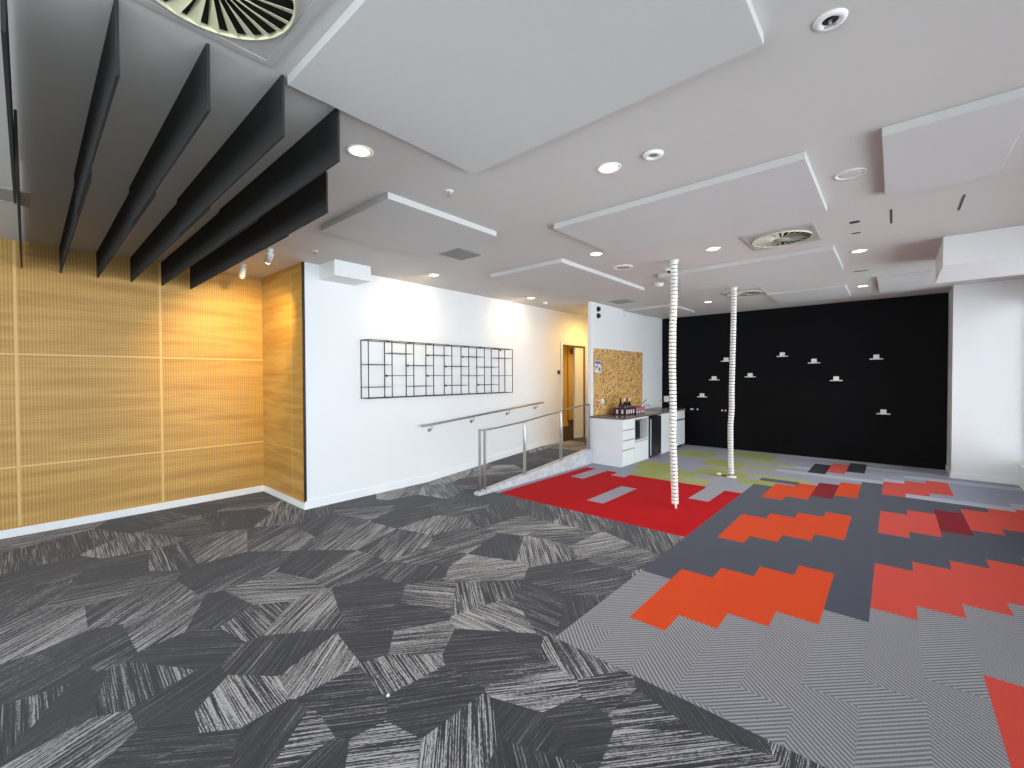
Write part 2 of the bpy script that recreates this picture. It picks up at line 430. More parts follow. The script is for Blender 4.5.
def voronoi(bm, x0, x1, y0, y1, zf=None, l1=None, l2=None, mi=0):
    for s in sites:
        poly = [(x0, y0), (x1, y0), (x1, y1), (x0, y1)]
        for q in sites:
            if q is s: continue
            nx, ny = q[0]-s[0], q[1]-s[1]
            if nx*nx+ny*ny > 16: continue
            poly = clip(poly, nx, ny, (q[0]**2+q[1]**2-s[0]**2-s[1]**2)/2)
            if len(poly) < 3: break
        if len(poly) < 3: continue
        cl = [poly[0]]
        for p in poly[1:]:
            if abs(p[0]-cl[-1][0])+abs(p[1]-cl[-1][1]) > 1e-4: cl.append(p)
        if len(cl) > 2 and abs(cl[0][0]-cl[-1][0])+abs(cl[0][1]-cl[-1][1]) < 1e-4: cl.pop()
        if len(cl) < 3: continue
        f = bm.faces.new([bm.verts.new((p[0], p[1], zf(p[1]) if zf else 0.0)) for p in cl]); f.material_index = mi
        f[l1] = (s[2], s[3], s[4])
        mid = s[1]*s[2]-s[0]*s[3]
        f[l2] = (mid, (1 if (hash((round(s[0], 2), round(s[1], 2))) % 2) else -1)*0.75, 0)
voronoi(fb, -6.71, X0, BKY, gy(7.1), None, L1, L2)
voronoi(fb, X0, XE, BKY, gy(-2.13), None, L1, L2)
floor = struct('floor', fb, MATS)
# landing and ramp
rb = bmesh.new(); M1 = rb.faces.layers.float_vector.new('shard'); M2 = rb.faces.layers.float_vector.new('shard_middle')
KX0, KX1 = -4.285, -4.175       # kerb
voronoi(rb, WX, KX0+0.01, RY0, RY1, ramp_z, M1, M2)
voronoi(rb, WX, CX-0.05, RY1, 9.6, lambda y: LAND, M1, M2)
ramp = struct('floor_ramp', rb, C_SHARD)
bm = new(); bx(bm, -8.2, WX-0.001, 7.1, 13.2, LAND-0.05, LAND-0.002)
struct('floor_corridor', bm, carpet('carpet_charcoal_plain', (62, 56, 52), 0.3))

# ---- ceiling -----------------------------------------------------
struct('ceiling', box(-8.4, 1.75, -4.4, 13.4, ZC, ZC+0.12), CEIL)
struct('ceiling_corridor', box(-8.2, WX-0.13, 7.1, 13.2, 2.62, 2.7), CEIL)

# ---- timber wall on the left and its return -----------------------
bm = new(); bx(bm, LX-0.15, LX, BKY, NY+0.02, 0, ZC)
for y in (-2.32, -1.16, 0.0, 1.16): bx(bm, LX-0.01, LX+0.003, y-0.012, y+0.012, 0.1, ZC-0.001, mi=1)
for z in (0.704, 1.852): bx(bm, LX-0.01, LX+0.0025, BKY, NY, z-0.010, z+0.010, mi=1)
struct('wall_left', bm, [PLY, PLYTRIM])
bm = new(); bx(bm, LX, WX-0.022, NY, NY+0.02, 0, ZC)
bx(bm, WX-0.36, WX-0.354, NY-0.001, NY, 0.1, ZC-.001, mi=1)
bx(bm, LX, WX-0.022, NY-0.001, NY, 0.70, 0.708, mi=1)
struct('wall_return', bm, [PLYN, PLYTRIM])
struct('trim_1', box(WX-0.022, WX+0.004, NY-0.004, NY+0.02, 0.085, ZC-.001), BLACK)

# ---- long white wall with the corridor doorway --------------------
D0, D1, DH = 7.74, 8.66, 2.30
bm = new()
bx(bm, WX-0.12, WX, NY+0.02, D0, 0, ZC); bx(bm, WX-0.12, WX, D1, 13.2, 0, ZC); bx(bm, WX-0.12, WX, D0, D1, DH, ZC)
struct('wall_left_far', bm, WHITE)
struct('wall_left_back', box(LX-0.15, WX-0.12, NY+0.021, NY+0.14, 0, ZC), WHITE)
bm = new()
for y0, y1, z0, z1 in ((D0-0.07, D0, LAND, DH+0.07), (D1, D1+0.07, LAND, DH+0.07), (D0, D1, DH, DH+0.07)): bx(bm, WX, WX+0.018, y0, y1, z0, z1)
struct('trim_2', bm, ALU)
bm = new()
bx(bm, WX-0.12, WX+0.002, D0, D0+0.03, LAND, DH); bx(bm, WX-0.12, WX+0.002, D1-0.03, D1, LAND, DH); bx(bm, WX-0.12, WX+0.002, D0+0.03, D1-0.03, DH-0.03, DH)
struct('trim_3', bm, TIMBERTRIM)
bm = new(); bx(bm, WX-0.07, WX-0.025, 8.28, D1-0.031, LAND+0.015, DH-0.035, bev=0.003)
struct('door_1', bm, WHITE)

# ---- corridor beyond the doorway ----------------------------------
bm = new(); bx(bm, -7.12, -7.0, 7.1, 10.38, LAND-.05, 2.65); bx(bm, -7.9, -7.12, 10.26, 10.38, LAND-.05, 2.65); bx(bm, -8.0, -7.9, 10.26, 13.2, LAND-.05, 2.65)
bx(bm, -7.0, WX-0.12, 7.1, 7.2, LAND-.05, 2.65); bx(bm, -8.0, WX-0.12, 13.1, 13.2, LAND-.05, 2.65)
struct('wall_corridor', bm, YELLOW)
struct('baseboard_corridor', box(-7.0, -6.985, 7.2, 10.39, LAND, LAND+0.1), SKIRT)
struct('trim_4', box(-7.13, -6.992, 10.37, 10.40, LAND, 2.62), TIMBERTRIM)

# ---- pinboard partition, lobby end, black wall, pier ----------------
struct('wall_partition', box(CX-0.06, CX, 7.05, BY, 0, ZC), WHITE)
struct('wall_lobby', box(WX, CX-0.06, 9.6, 9.7, 0, ZC), WHITE)
struct('wall_front', box(CX-0.06, 0.68, BY, BY+0.12, 0, ZC), BLACKWALL)
struct('wall_pier', box(0.683, 1.75, PY, BY+0.12, 0, ZC), WHITE)
# ---- window wall on the right --------------------------------------
SILL = 0.31
struct('wall_right_sill', box(RX-0.03, RX+0.2, BKY, PY, 0, SILL), WHITE)
struct('wall_right_head', box(RX, RX+0.2, BKY, PY, 2.72, ZC), WHITE)
ny = 8; step = (PY-BKY)/ny
for i in range(ny):
    y0 = BKY+i*step; y1 = y0+step; bm = new()
    bx(bm, RX+0.05, RX+0.13, y0, y0+0.03, SILL, 2.72); bx(bm, RX+0.05, RX+0.13, y1-0.03, y1, SILL, 2.72)
    bx(bm, RX+0.05, RX+0.13, y0+.03, y1-.03, SILL, SILL+0.05); bx(bm, RX+0.05, RX+0.13, y0+.03, y1-.03, 2.67, 2.72)
    w = struct('window_%d' % (i+1), bm, ALU)
    g = new(); bx(g, RX+0.085, RX+0.095, y0+.03, y1-.03, SILL+.05, 2.67); obj('pane', g, GLASS, w)
# ---- wall behind the camera, with its window -----------------------
bm = new(); bx(bm, LX-.15, 1.6, BKY-0.15, BKY, 0, 0.3); bx(bm, LX-.15, 1.6, BKY-0.15, BKY, 2.7, ZC)
bx(bm, LX-.15, -6.1, BKY-0.15, BKY, 0.3, 2.7); bx(bm, 0.9, 1.6, BKY-0.15, BKY, 0.3, 2.7)
struct('wall_back', bm, WHITE)
bm = new()
for x in (-6.1, -4.35, -2.6, -0.85, 0.86): bx(bm, x, x+0.04, BKY-0.1, BKY-0.04, 0.3, 2.7)
bx(bm, -6.06, 0.86, BKY-0.1, BKY-0.04, 0.3, 0.35); bx(bm, -6.06, 0.86, BKY-0.1, BKY-0.04, 2.65, 2.7)
w = struct('window_9', bm, ALU); g = new(); bx(g, -6.06, 0.86, BKY-0.075, BKY-0.065, 0.35, 2.65); obj('pane', g, GLASS, w)

# ---- skirtings -------------------------------------------------------
struct('baseboard_left', box(LX, LX+0.014, BKY, NY, 0, 0.085, bev=0.003), SKIRT)
struct('baseboard_return', box(LX+.014, WX+0.014, NY-0.014, NY, 0, 0.085, bev=0.003), SKIRT)
bm = new()
def strip(bm, x0, x1, ys, h):
    rows = [[bm.verts.new((x, y, ramp_z(y)+z)) for x, z in ((x0, -.02), (x1, -.02), (x1, h), (x0, h))] for y in ys]
    for a, b in zip(rows, rows[1:]):
        for i in range(4): bm.faces.new((a[i], a[(i+1) % 4], b[(i+1) % 4], b[i]))
    bm.faces.new(rows[0]); bm.faces.new(rows[-1][::-1])
strip(bm, WX, WX+0.014, (NY, RY0, RY1, D0-0.07), 0.1)
struct('baseboard_left_far', bm, SKIRT)
struct('baseboard_pier', box(0.67, RX-0.03, PY-0.014, PY, 0, 0.09, bev=0.003), SKIRT)
struct('baseboard_pier_side', box(0.668, 0.683, PY, BY, 0, 0.09, bev=0.003), SKIRT)
# ---- dropped beam at the ceiling on the right --------------------------
struct('ceiling_beam', box(0.364, RX+0.01, 6.195, 7.31, 2.71, ZC-0.001), WHITE)

# ================================================================== RAMP KERB, RAILINGS
bm = new()
def kz(y): return 0.038 + 0.0815*(y-4.08)
vs = []
for x in (KX0, KX1):
    vs.append([bm.verts.new((x, y, z)) for y, z in ((4.08, 0), (7.003, 0), (7.003, kz(7.003)), (4.08, kz(4.08)))])
bm.faces.new(vs[0]); bm.faces.new(vs[1][::-1])
for i in range(4): bm.faces.new((vs[0][i], vs[0][(i+1) % 4], vs[1][(i+1) % 4], vs[1][i]))
bmesh.ops.recalc_face_normals(bm, faces=bm.faces)
bmesh.ops.bevel(bm, geom=list(bm.edges), offset=0.004, segments=1, affect='EDGES')
tag(obj('ramp_kerb', bm, CONC), 'pale concrete kerb rising beside the red carpet under the steel ramp railing', 'kerb')

rl = thing('ramp_railing', 'brushed steel railing with upright posts standing on the concrete ramp kerb', 'railing', (-4.235, 4.15, kz(4.15)))
for y in (4.15, 4.245, 6.93, 7.0-0.04):
    if y == 6.96: y = 6.975-0.01
    top = 0.872 if y < 5 else 1.085
    obj('post', box(-4.257, -4.213, y-0.007, y+0.007, kz(y), top, bev=0.002), STEEL, rl)
for y in (5.11, 6.07):
    zt = 0.912 if y < 6 else 1.012
    bm = new(); lathe(bm, [(0, kz(y)), (0.036, kz(y)), (0.036, kz(y)+0.012), (0.024, kz(y)+0.014), (0.024, zt-0.12), (0.019, zt-0.10), (0.016, zt-0.02), (0.016, zt)], (-4.235, y, 0), 16)
    obj('post', bm, STEEL, rl)
bm = new(); tube(bm, [(-4.235, 4.13, 0.882), (-4.235, 4.25, 0.876), (-4.235, 4.5, 0.88), (-4.235, 5.11, 0.922), (-4.235, 6.07, 1.022), (-4.235, 6.80, 1.088), (-4.235, 6.98, 1.096)], 0.013)
obj('handrail', bm, STEEL, rl)
hr = thing('wall_handrail', 'slim steel handrail climbing along the long white wall on four brackets', 'handrail', (WX, 5.5, 0.97))
bm = new(); tube(bm, [(WX+.07, 3.98, .872), (WX+.07, 4.1, .876), (WX+.07, 4.3, .89), (WX+.07, 4.96, .94), (WX+.07, 5.88, 1.01), (WX+.07, 6.6, 1.066), (WX+.07, 6.8, 1.08), (WX+.07, 6.97, 1.085)], 0.017)
obj('rail', bm, STEEL, hr)
for y, z in ((4.17, .882), (5.05, .946), (5.95, 1.015), (6.78, 1.078)):
    bm = new(); tube(bm, [(WX+.07, y, z-.017), (WX+.07, y, z-.06), (WX+.055, y, z-.085), (WX+.02, y, z-.09), (WX+.004, y, z-.09)], 0.007, 8)
    lathe(bm, [(0, 0), (.03, 0), (.03, .006), (0, .006)], (WX, y, z-.09), 16, (1, 0, 0)); obj('bracket', bm, STEEL, hr)

# ================================================================== WIRE SHELF ON THE WHITE WALL
S0, S1, SZ0, SZ1, SX = 3.04, 5.90, 1.325, 2.10, WX+0.19
sh = thing('wire_shelf', 'long open grid shelf of thin black wire fixed to the white wall', 'shelf', (WX, (S0+S1)/2, SZ0))
def rod(bm, a, b, t=0.005):
    a, b = Vector(a), Vector(b)
    bx(bm, min(a.x, b.x)-t, max(a.x, b.x)+t, min(a.y, b.y)-t, max(a.y, b.y)+t, min(a.z, b.z)-t, max(a.z, b.z)+t)
ys = [S0 + (S1-S0)*i/8 for i in range(9)]
xb = WX+0.006
for y in ys:
    bm = new()
    rod(bm, (xb, y, SZ0), (xb, y, SZ1)); rod(bm, (SX, y, SZ0), (SX, y, SZ1)); rod(bm, (xb, y, SZ0), (SX, y, SZ0)); rod(bm, (xb, y, SZ1), (SX, y, SZ1))
    obj('upright_frame', bm, WIRE, sh)
for z in (SZ0, SZ1):
    for x in (xb, SX):
        bm = new(); rod(bm, (x, S0, z), (x, S1, z)); obj('long_rail', bm, WIRE, sh)
H_ = SZ1-SZ0
for i in range(8):
    for fr in ((0.42, 0.81) if i % 2 == 0 else (0.21, 0.61)):
        z = SZ1 - H_*fr; bm = new()
        rod(bm, (xb, ys[i], z), (xb, ys[i+1], z), .004); rod(bm, (SX, ys[i], z), (SX, ys[i+1], z), .004)
        for y_ in (ys[i], ys[i+1]): rod(bm, (xb, y_, z), (SX, y_, z), .003)
        obj('shelf_rack', bm, WIRE, sh)
for i, fr in ((1, .61), (2, .42), (3, .21), (3, .61), (4, .42), (4, .81), (5, .21), (6, .81), (7, .02)):
    z = SZ1-H_*fr; bm = new(); lathe(bm, [(0, -.02), (.012, -.014), (.014, 0), (.01, .012), (0, .016)], (xb+.03, ys[i]+.012 if i != 7 else ys[8]-.15, z), 10)
    obj('clip', bm, BLACK, sh)

# box at the ceiling on the white wall
o = obj('ceiling_box', box(WX, -4.965, 2.49, 2.965, 2.812, ZC-0.0005, bev=0.004), WHITE)
tag(o, 'white boxed casing in the corner of ceiling and white wall above the wire shelf', 'box')
# power outlet
def plate(name, label, cat, c, n, w, h, t=0.01, m=PLASTIC, holes=2, holem=None, group=None):
    """wall plate centred at c, facing along n ('x' or '-y')"""
    th = thing(name, label, cat, c, group)
    x, y, z = c
    if n == 'x':
        obj('face_plate', box(x, x+t, y-w/2, y+w/2, z-h/2, z+h/2, bev=.002), m, th)
        for i in range(holes):
            yy = y+(i-(holes-1)/2)*w*0.45
            obj('rocker', box(x+t, x+t+.003, yy-.011, yy+.011, z-.016, z+.016), holem or m, th)
    else:
        obj('face_plate', box(x-w/2, x+w/2, y-t, y, z-h/2, z+h/2, bev=.002), m, th)
        for i in range(holes):
            xx = x+(i-(holes-1)/2)*w*0.45
            obj('rocker', box(xx-.011, xx+.011, y-t-.003, y-t, z-.016, z+.016), holem or m, th)
    return th
plate('power_outlet', 'white double power outlet low on the long white wall below the handrail', 'outlet', (WX, 3.985, .27), 'x', .12, .075)
plate('light_switch', 'white switch plate on the lobby wall just left of the doorway', 'switch', (WX, 7.56, 1.22), 'x', .075, .12, holes=1)
plate('door_sensor', 'small dark sensor on the lobby wall beside the doorway frame', 'sensor', (WX, 7.6, 1.70), 'x', .07, .08, .02, BLACK, 1)
plate('door_button', 'white exit button plate under the dark sensor beside the doorway', 'button', (WX, 7.58, 1.55), 'x', .075, .1, holes=1)

# ================================================================== KITCHENETTE
WY0, WY1, FX = 7.02, 10.05, -3.58
HT = 0.84
wt = tag(obj('worktop', box(CX+0.001, FX+0.02, WY0-0.015, WY1+.01, HT, HT+0.03, bev=.003), WORKTOP), 'grey-brown stone worktop running over the white kitchen units', 'worktop')
# drawer unit
t = thing('drawer_unit', 'white four-drawer kitchen unit at the near end of the counter', 'cabinet', (-3.9, 7.26, 0))
obj('carcass', box(CX+.001, FX-.02, WY0, 7.495, 0, HT, bev=.002), LAMINATE, t)
for z0, z1 in ((.015, .285), (.300, .455), (.470, .640), (.655, .832)):
    d = obj('drawer', box(FX-.02, FX, WY0+.004, 7.49, z0, z1, bev=.002), LAMINATE, t)
    if z1 < .8:
        obj('finger_pull', box(FX-.012, FX+.004, WY0+.02, 7.47, z1-.002, z1+.013), GREYMET, d)
# open unit with microwave
t = thing('open_shelf_unit', 'white kitchen unit with an open microwave niche over a plain door', 'cabinet', (-3.9, 7.79, 0))
bm = new(); bx(bm, CX+.001, FX-.001, 7.497, 7.515, 0, HT); bx(bm, CX+.001, FX-.001, 8.075, 8.095, 0, HT); bx(bm, CX+.001, FX-.001, 7.515, 8.075, .40, .42)
bx(bm, CX+.001, CX+.02, 7.515, 8.075, .42, HT); bx(bm, CX+.001, FX-.02, 7.515, 8.075, 0, .02); bx(bm, CX+.02, FX-.001, 7.515, 8.075, HT-.03, HT)
obj('carcass', bm, LAMINATE, t)
d = obj('door', box(FX-.02, FX, 7.5, 8.092, .015, .385, bev=.002), LAMINATE, t)
obj('finger_pull', box(FX-.012, FX+.004, 7.52, 8.07, .387, .398), GREYMET, d)
t = thing('microwave', 'black microwave oven tucked inside the open niche under the worktop', 'microwave', (-3.85, 7.73, .42))
obj('body', box(-4.15, -3.66, 7.53, 7.97, .428, .75, bev=.006), BLACK, t)
obj('door', box(-3.66, -3.645, 7.535, 7.86, .434, .744, bev=.003), FRIDGE, t)
obj('control_panel', box(-3.66, -3.647, 7.865, 7.968, .434, .744, bev=.002), GREYMET, t)
for yy in (7.56, 7.94):
    for xx in (-4.1, -3.7):
        bm = new(); lathe(bm, [(0, .42), (.012, .42), (.012, .43), (0, .43)], (xx, yy, 0), 8); obj('foot', bm, BLACK, t)
# fridge
t = thing('bar_fridge', 'dark grey bar fridge with a silver edge under the worktop', 'fridge', (-3.88, 8.4, 0))
obj('body', box(CX+.03, FX-.05, 8.125, 8.67, .012, .81, bev=.006), BLACK, t)
dr = obj('door', box(FX-.045, FX+.02, 8.125, 8.67, .03, .80, bev=.008), FRIDGE, t)
obj('handle', box(FX+.012, FX+.03, 8.128, 8.165, .06, .77, bev=.004), mat('silver_edge', srgb(188, 190, 194), .35), dr)
for yy in (8.16, 8.63):
    for xx in (-4.15, -3.68):
        bm = new(); lathe(bm, [(0, 0), (.018, 0), (.018, .013), (0, .013)], (xx, yy, 0), 8); obj('foot', bm, BLACK, t)
# sink unit
t = thing('sink_unit', 'white kitchen unit with doors and a dark pull at the far end of the counter', 'cabinet', (-3.9, 9.37, 0))
obj('carcass', box(CX+.001, FX-.02, 8.70, WY1, .10, HT, bev=.002), LAMINATE, t)
obj('toe_kick', box(CX+.02, FX-.07, 8.72, WY1-.02, 0, .10), BLACK, t)
obj('side_panel', box(CX+.02, FX-.021, 8.70, 8.718, 0, .1), LAMINATE, t)
for y0, y1, z0 in ((8.703, 9.13, .0), (9.136, 9.40, .0)): obj('door', box(FX-.02, FX, y0, y1, z0+.01, .835, bev=.002), LAMINATE, t)
d = obj('drawer', box(FX-.02, FX, 9.41, WY1-.003, .65, .835, bev=.002), LAMINATE, t)
obj('finger_pull', box(FX-.014, FX+.006, 9.45, 9.98, .625, .646), mat('dark_pull', srgb(52, 60, 74), .4), d)
obj('door', box(FX-.02, FX, 9.41, WY1-.003, .075, .622, bev=.002), LAMINATE, t)
# sink + tap
t = thing('kitchen_sink', 'steel sink bowl set in the far half of the worktop', 'sink', (-3.95, 9.2, HT+.03))
bm = new(); z = HT+.0305
for a in ((-4.14, -3.74, 8.92, 8.95), (-4.14, -3.74, 9.45, 9.48), (-4.14, -4.11, 8.95, 9.45), (-3.77, -3.74, 8.95, 9.45)): bx(bm, *a, z, z+.006)
obj('rim', bm, STEEL, t)
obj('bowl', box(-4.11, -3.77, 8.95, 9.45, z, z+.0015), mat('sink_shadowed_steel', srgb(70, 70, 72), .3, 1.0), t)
t = thing('mixer_tap', 'chrome mixer tap with a slanting lever on the worktop beside the bottles', 'tap', (-4.05, 8.84, HT+.03))
z = HT+.03
bm = new(); lathe(bm, [(0, z), (.026, z), (.026, z+.01), (.02, z+.012), (.02, z+.13), (.022, z+.14), (.015, z+.15), (0, z+.15)], (-4.05, 8.84, 0), 18); obj('body', bm, CHROME, t)
bm = new(); tube(bm, [(-4.05, 8.84, z+.14), (-4.045, 8.93, z+.19), (-4.04, 9.02, z+.24)], [.009, .008, .007], 10); obj('lever', bm, mat('dark_lever', srgb(70, 66, 64), .3, .8), t)
bm = new(); tube(bm, [(-4.05, 8.84, z+.1), (-3.99, 8.87, z+.125), (-3.93, 8.9, z+.12), (-3.91, 8.91, z+.10)], .011, 10); obj('spout', bm, CHROME, t)

# crate, bottles, carton on the worktop
z = HT+.0305
CRATE = mat('maroon_crate', srgb(66, 22, 40), .45); BOT = mat('dark_bottle_glass', srgb(24, 10, 16), .12); LBL = mat('white_label', srgb(232, 226, 224), .5); PINK = mat('pink_carton', srgb(186, 108, 134), .5)
t = thing('bottle_crate', 'maroon crate with white squares holding bottles on the worktop', 'crate', (-3.9, 7.78, z))
bm = new()
for a in ((-4.05, -3.80, 7.58, 7.592), (-4.05, -3.80, 7.958, 7.97), (-4.05, -4.038, 7.592, 7.958), (-3.812, -3.80, 7.592, 7.958)): bx(bm, *a, z, z+.13)
bx(bm, -4.038, -3.812, 7.592, 7.958, z, z+.01); obj('box', bm, CRATE, t)
for y in (7.625, 7.72, 7.815, 7.91): obj('white_panel', box(-3.80, -3.7975, y-.025, y+.025, z+.025, z+.10), LBL, t)
for x in (-3.98, -3.87): obj('white_panel', box(x-.02, x+.02, 7.5775, 7.58, z+.025, z+.10), LBL, t)
BL = [(-3.865, 7.655, 'dark bottle with pale neck at the near end of the maroon crate', 1), (-3.865, 7.76, 'dark bottle second from the near end in the maroon crate', 0),
      (-3.865, 7.865, 'dark bottle with a white capsule third from the near end in the maroon crate', 1), (-3.97, 7.70, 'dark bottle at the back of the maroon crate by the pinboard', 0), (-3.97, 7.88, 'dark bottle with pinkish neck at the far back of the maroon crate', 2)]
NECKP = mat('pink_capsule', srgb(226, 176, 170), .4); NECKW = mat('white_capsule', srgb(236, 228, 214), .4)
for x, y, lb, kd in BL:
    t = thing('bottle', lb, 'bottle', (x, y, z+.0105), 'bottles in the crate')
    zz = z+.0105
    bm = new(); lathe(bm, [(0, zz), (.036, zz), (.038, zz+.01), (.038, zz+.16), (.03, zz+.19), (.016, zz+.22), (.014, zz+.245), (0, zz+.245)], (x, y, 0), 18); obj('body', bm, BOT, t)
    bm = new(); lathe(bm, [(0, zz+.2455), (.0135, zz+.2455), (.0155, zz+.262), (.0155, zz+.305), (0, zz+.307)], (x, y, 0), 14); obj('capsule', bm, (BLACK, NECKW, NECKP)[kd], t)
t = thing('drink_carton', 'low pink and white drinks carton beside the bottle crate on the worktop', 'carton', (-3.9, 8.2, z))
obj('box', box(-4.03, -3.80, 8.0, 8.42, z, z+.125, bev=.003), CRATE, t)
obj('front_band', box(-3.80, -3.798, 8.01, 8.41, z+.055, z+.12), PINK, t)
for y in (8.06, 8.17, 8.28, 8.37): obj('white_panel', box(-3.80, -3.7975, y-.03, y+.03, z+.012, z+.05), LBL, t)

# pinboard and what is on the partition
tag(obj('pinboard', box(CX+.001, CX+.018, 7.14, 9.22, HT+.031, 2.14, bev=.003), CORK), 'large speckled straw-brown pinboard on the white partition above the counter', 'pinboard')
t = thing('notice', 'small white notice with a blue heading at the near edge of the pinboard', 'notice', (CX+.018, 7.28, 1.8))
obj('sheet', box(CX+.018, CX+.0195, 7.165, 7.39, 1.68, 1.91), LBL, t)
obj('heading', box(CX+.0195, CX+.0205, 7.175, 7.38, 1.84, 1.90), mat('notice_blue', srgb(110, 120, 176), .5), t)
for y0, y1, z0, z1 in ((7.19, 7.24, 1.75, 1.81), (7.30, 7.37, 1.71, 1.78), (7.255, 7.285, 1.78, 1.82)): obj('symbol', box(CX+.0195, CX+.0203, y0, y1, z0, z1), mat('notice_ink', srgb(96, 104, 150), .5), t)
bm = new(); lathe(bm, [(0, 0), (.055, 0), (.055, .02), (.048, .03), (0, .03)], (CX+.018, 7.43, 1.125), 24, (1, 0, 0))
tag(obj('round_switch', bm, PLASTIC), 'round white wall fitting low on the near side of the pinboard', 'switch')
t = thing('wall_cupboard', 'flush white cupboard door in the partition right of the pinboard', 'cupboard', (CX, 9.75, HT+.03))
obj('door', box(CX, CX+.012, 9.245, 10.33, HT+.06, 2.19, bev=.003), WHITE, t)
bm = new(); lathe(bm, [(0, 0), (.018, 0), (.018, .012), (0, .014)], (CX+.012, 10.22, 1.03), 14, (1, 0, 0)); obj('lock', bm, GREYMET, t)
for zz, lb in ((2.885, 'upper black half-round fitting high on the near end of the white partition'), (2.757, 'lower black half-round fitting high on the near end of the white partition')):
    t = thing('wall_speaker', lb, 'speaker', (CX, 7.30, zz), 'black fittings on the partition')
    obj('back_plate', box(CX, CX+.008, 7.24, 7.36, zz-.055, zz+.055, bev=.002), WHITE, t)
    bm = new(); lathe(bm, [(0, .0), (.05, .0), (.047, .02), (.035, .04), (.018, .052), (0, .055)], (CX+.008, 7.30, zz), 20, (1, 0, 0)); obj('dome', bm, BLACK, t)
t = thing('motion_sensor', 'small white motion sensor at the top of the partition above the pinboard', 'sensor', (CX, 8.35, 2.93))
obj('bracket', box(CX, CX+.03, 8.33, 8.37, 2.95, 2.985), PLASTIC, t); obj('head', box(CX+.01, CX+.07, 8.31, 8.39, 2.87, 2.955, bev=.012), PLASTIC, t)

# ================================================================== BLACK WALL FITTINGS
CUPS = [(-3.281, 1.165, 'lowest one at the left by the counter'), (-3.023, 1.553, 'second from the left'), (-2.775, 1.962, 'half hidden by the farther white cable column'),
        (-2.297, 1.617, 'just right of the farther white cable column'), (-1.711, 2.034, 'highest one near the middle of the wall'), (-1.177, 1.887, 'upper one of the pair right of the middle'),
        (-0.827, 1.543, 'lower one of the pair right of the middle'), (-0.243, 1.935, 'high one at the right end'), (-0.138, 0.945, 'lowest one at the right end')]
for x, z, w in CUPS:
    t = obj('wall_ledge', box(x-.095, x+.095, BY-.12, BY, z-.038, z-.02, bev=.003), PLASTIC)
    tag(t, 'small white ledge on the black wall, ' + w, 'ledge', 'white ledges on the black wall')
    t = thing('white_pot', 'white square pot on its wall ledge, ' + w, 'pot', (x, BY-.075, z-.0195), 'white pots on the ledges')
    bm = new(); bx(bm, x-.042, x+.042, BY-.112, BY-.028, z-.0195, z+.05, bev=.005); obj('body', bm, PLASTIC, t)
    obj('inset', box(x-.034, x+.034, BY-.104, BY-.036, z+.05, z+.0512), LENS_OFF, t)
plate('wall_socket', 'white socket on the black wall just above the far end of the worktop', 'socket', (-4.13, BY, 1.06), '-y', .12, .14, holes=2)
DKPL = mat('black_plate', srgb(4, 4, 5), .5, spec=.1)
plate('blank_plate', 'black plate at mid height near the middle of the black wall', 'plate', (-1.66, BY, 1.47), '-y', .16, .075, .01, DKPL, 2, DKPL)
plate('floor_outlet', 'black outlet low on the black wall, the left one of two', 'outlet', (-1.83, BY, .265), '-y', .14, .075, .01, DKPL, 2, DKPL, 'black outlets low on the black wall')
plate('floor_outlet', 'black outlet low on the black wall, the right one of two', 'outlet', (-1.58, BY, .275), '-y', .14, .075, .01, DKPL, 2, DKPL, 'black outlets low on the black wall')
for x, w, lb in ((-3.53, .07, 'white hook strip on the black wall nearest the counter end'), (-3.40, .035, 'second small white hook from the counter end on the black wall'), (-2.87, .03, 'third small white hook from the counter end on the black wall'), (-2.80, .03, 'fourth small white hook from the counter end beside the cable column')):
    t = thing('wall_hook', lb, 'hook', (x, BY, .84), 'small white hooks on the black wall')
    obj('plate', box(x-w/2, x+w/2, BY-.006, BY, .825, .86, bev=.001), PLASTIC, t)
    bm = new(); tube(bm, [(x, BY-.006, .845), (x, BY-.03, .838), (x, BY-.035, .852)], .005, 8); obj('prong', bm, PLASTIC, t)

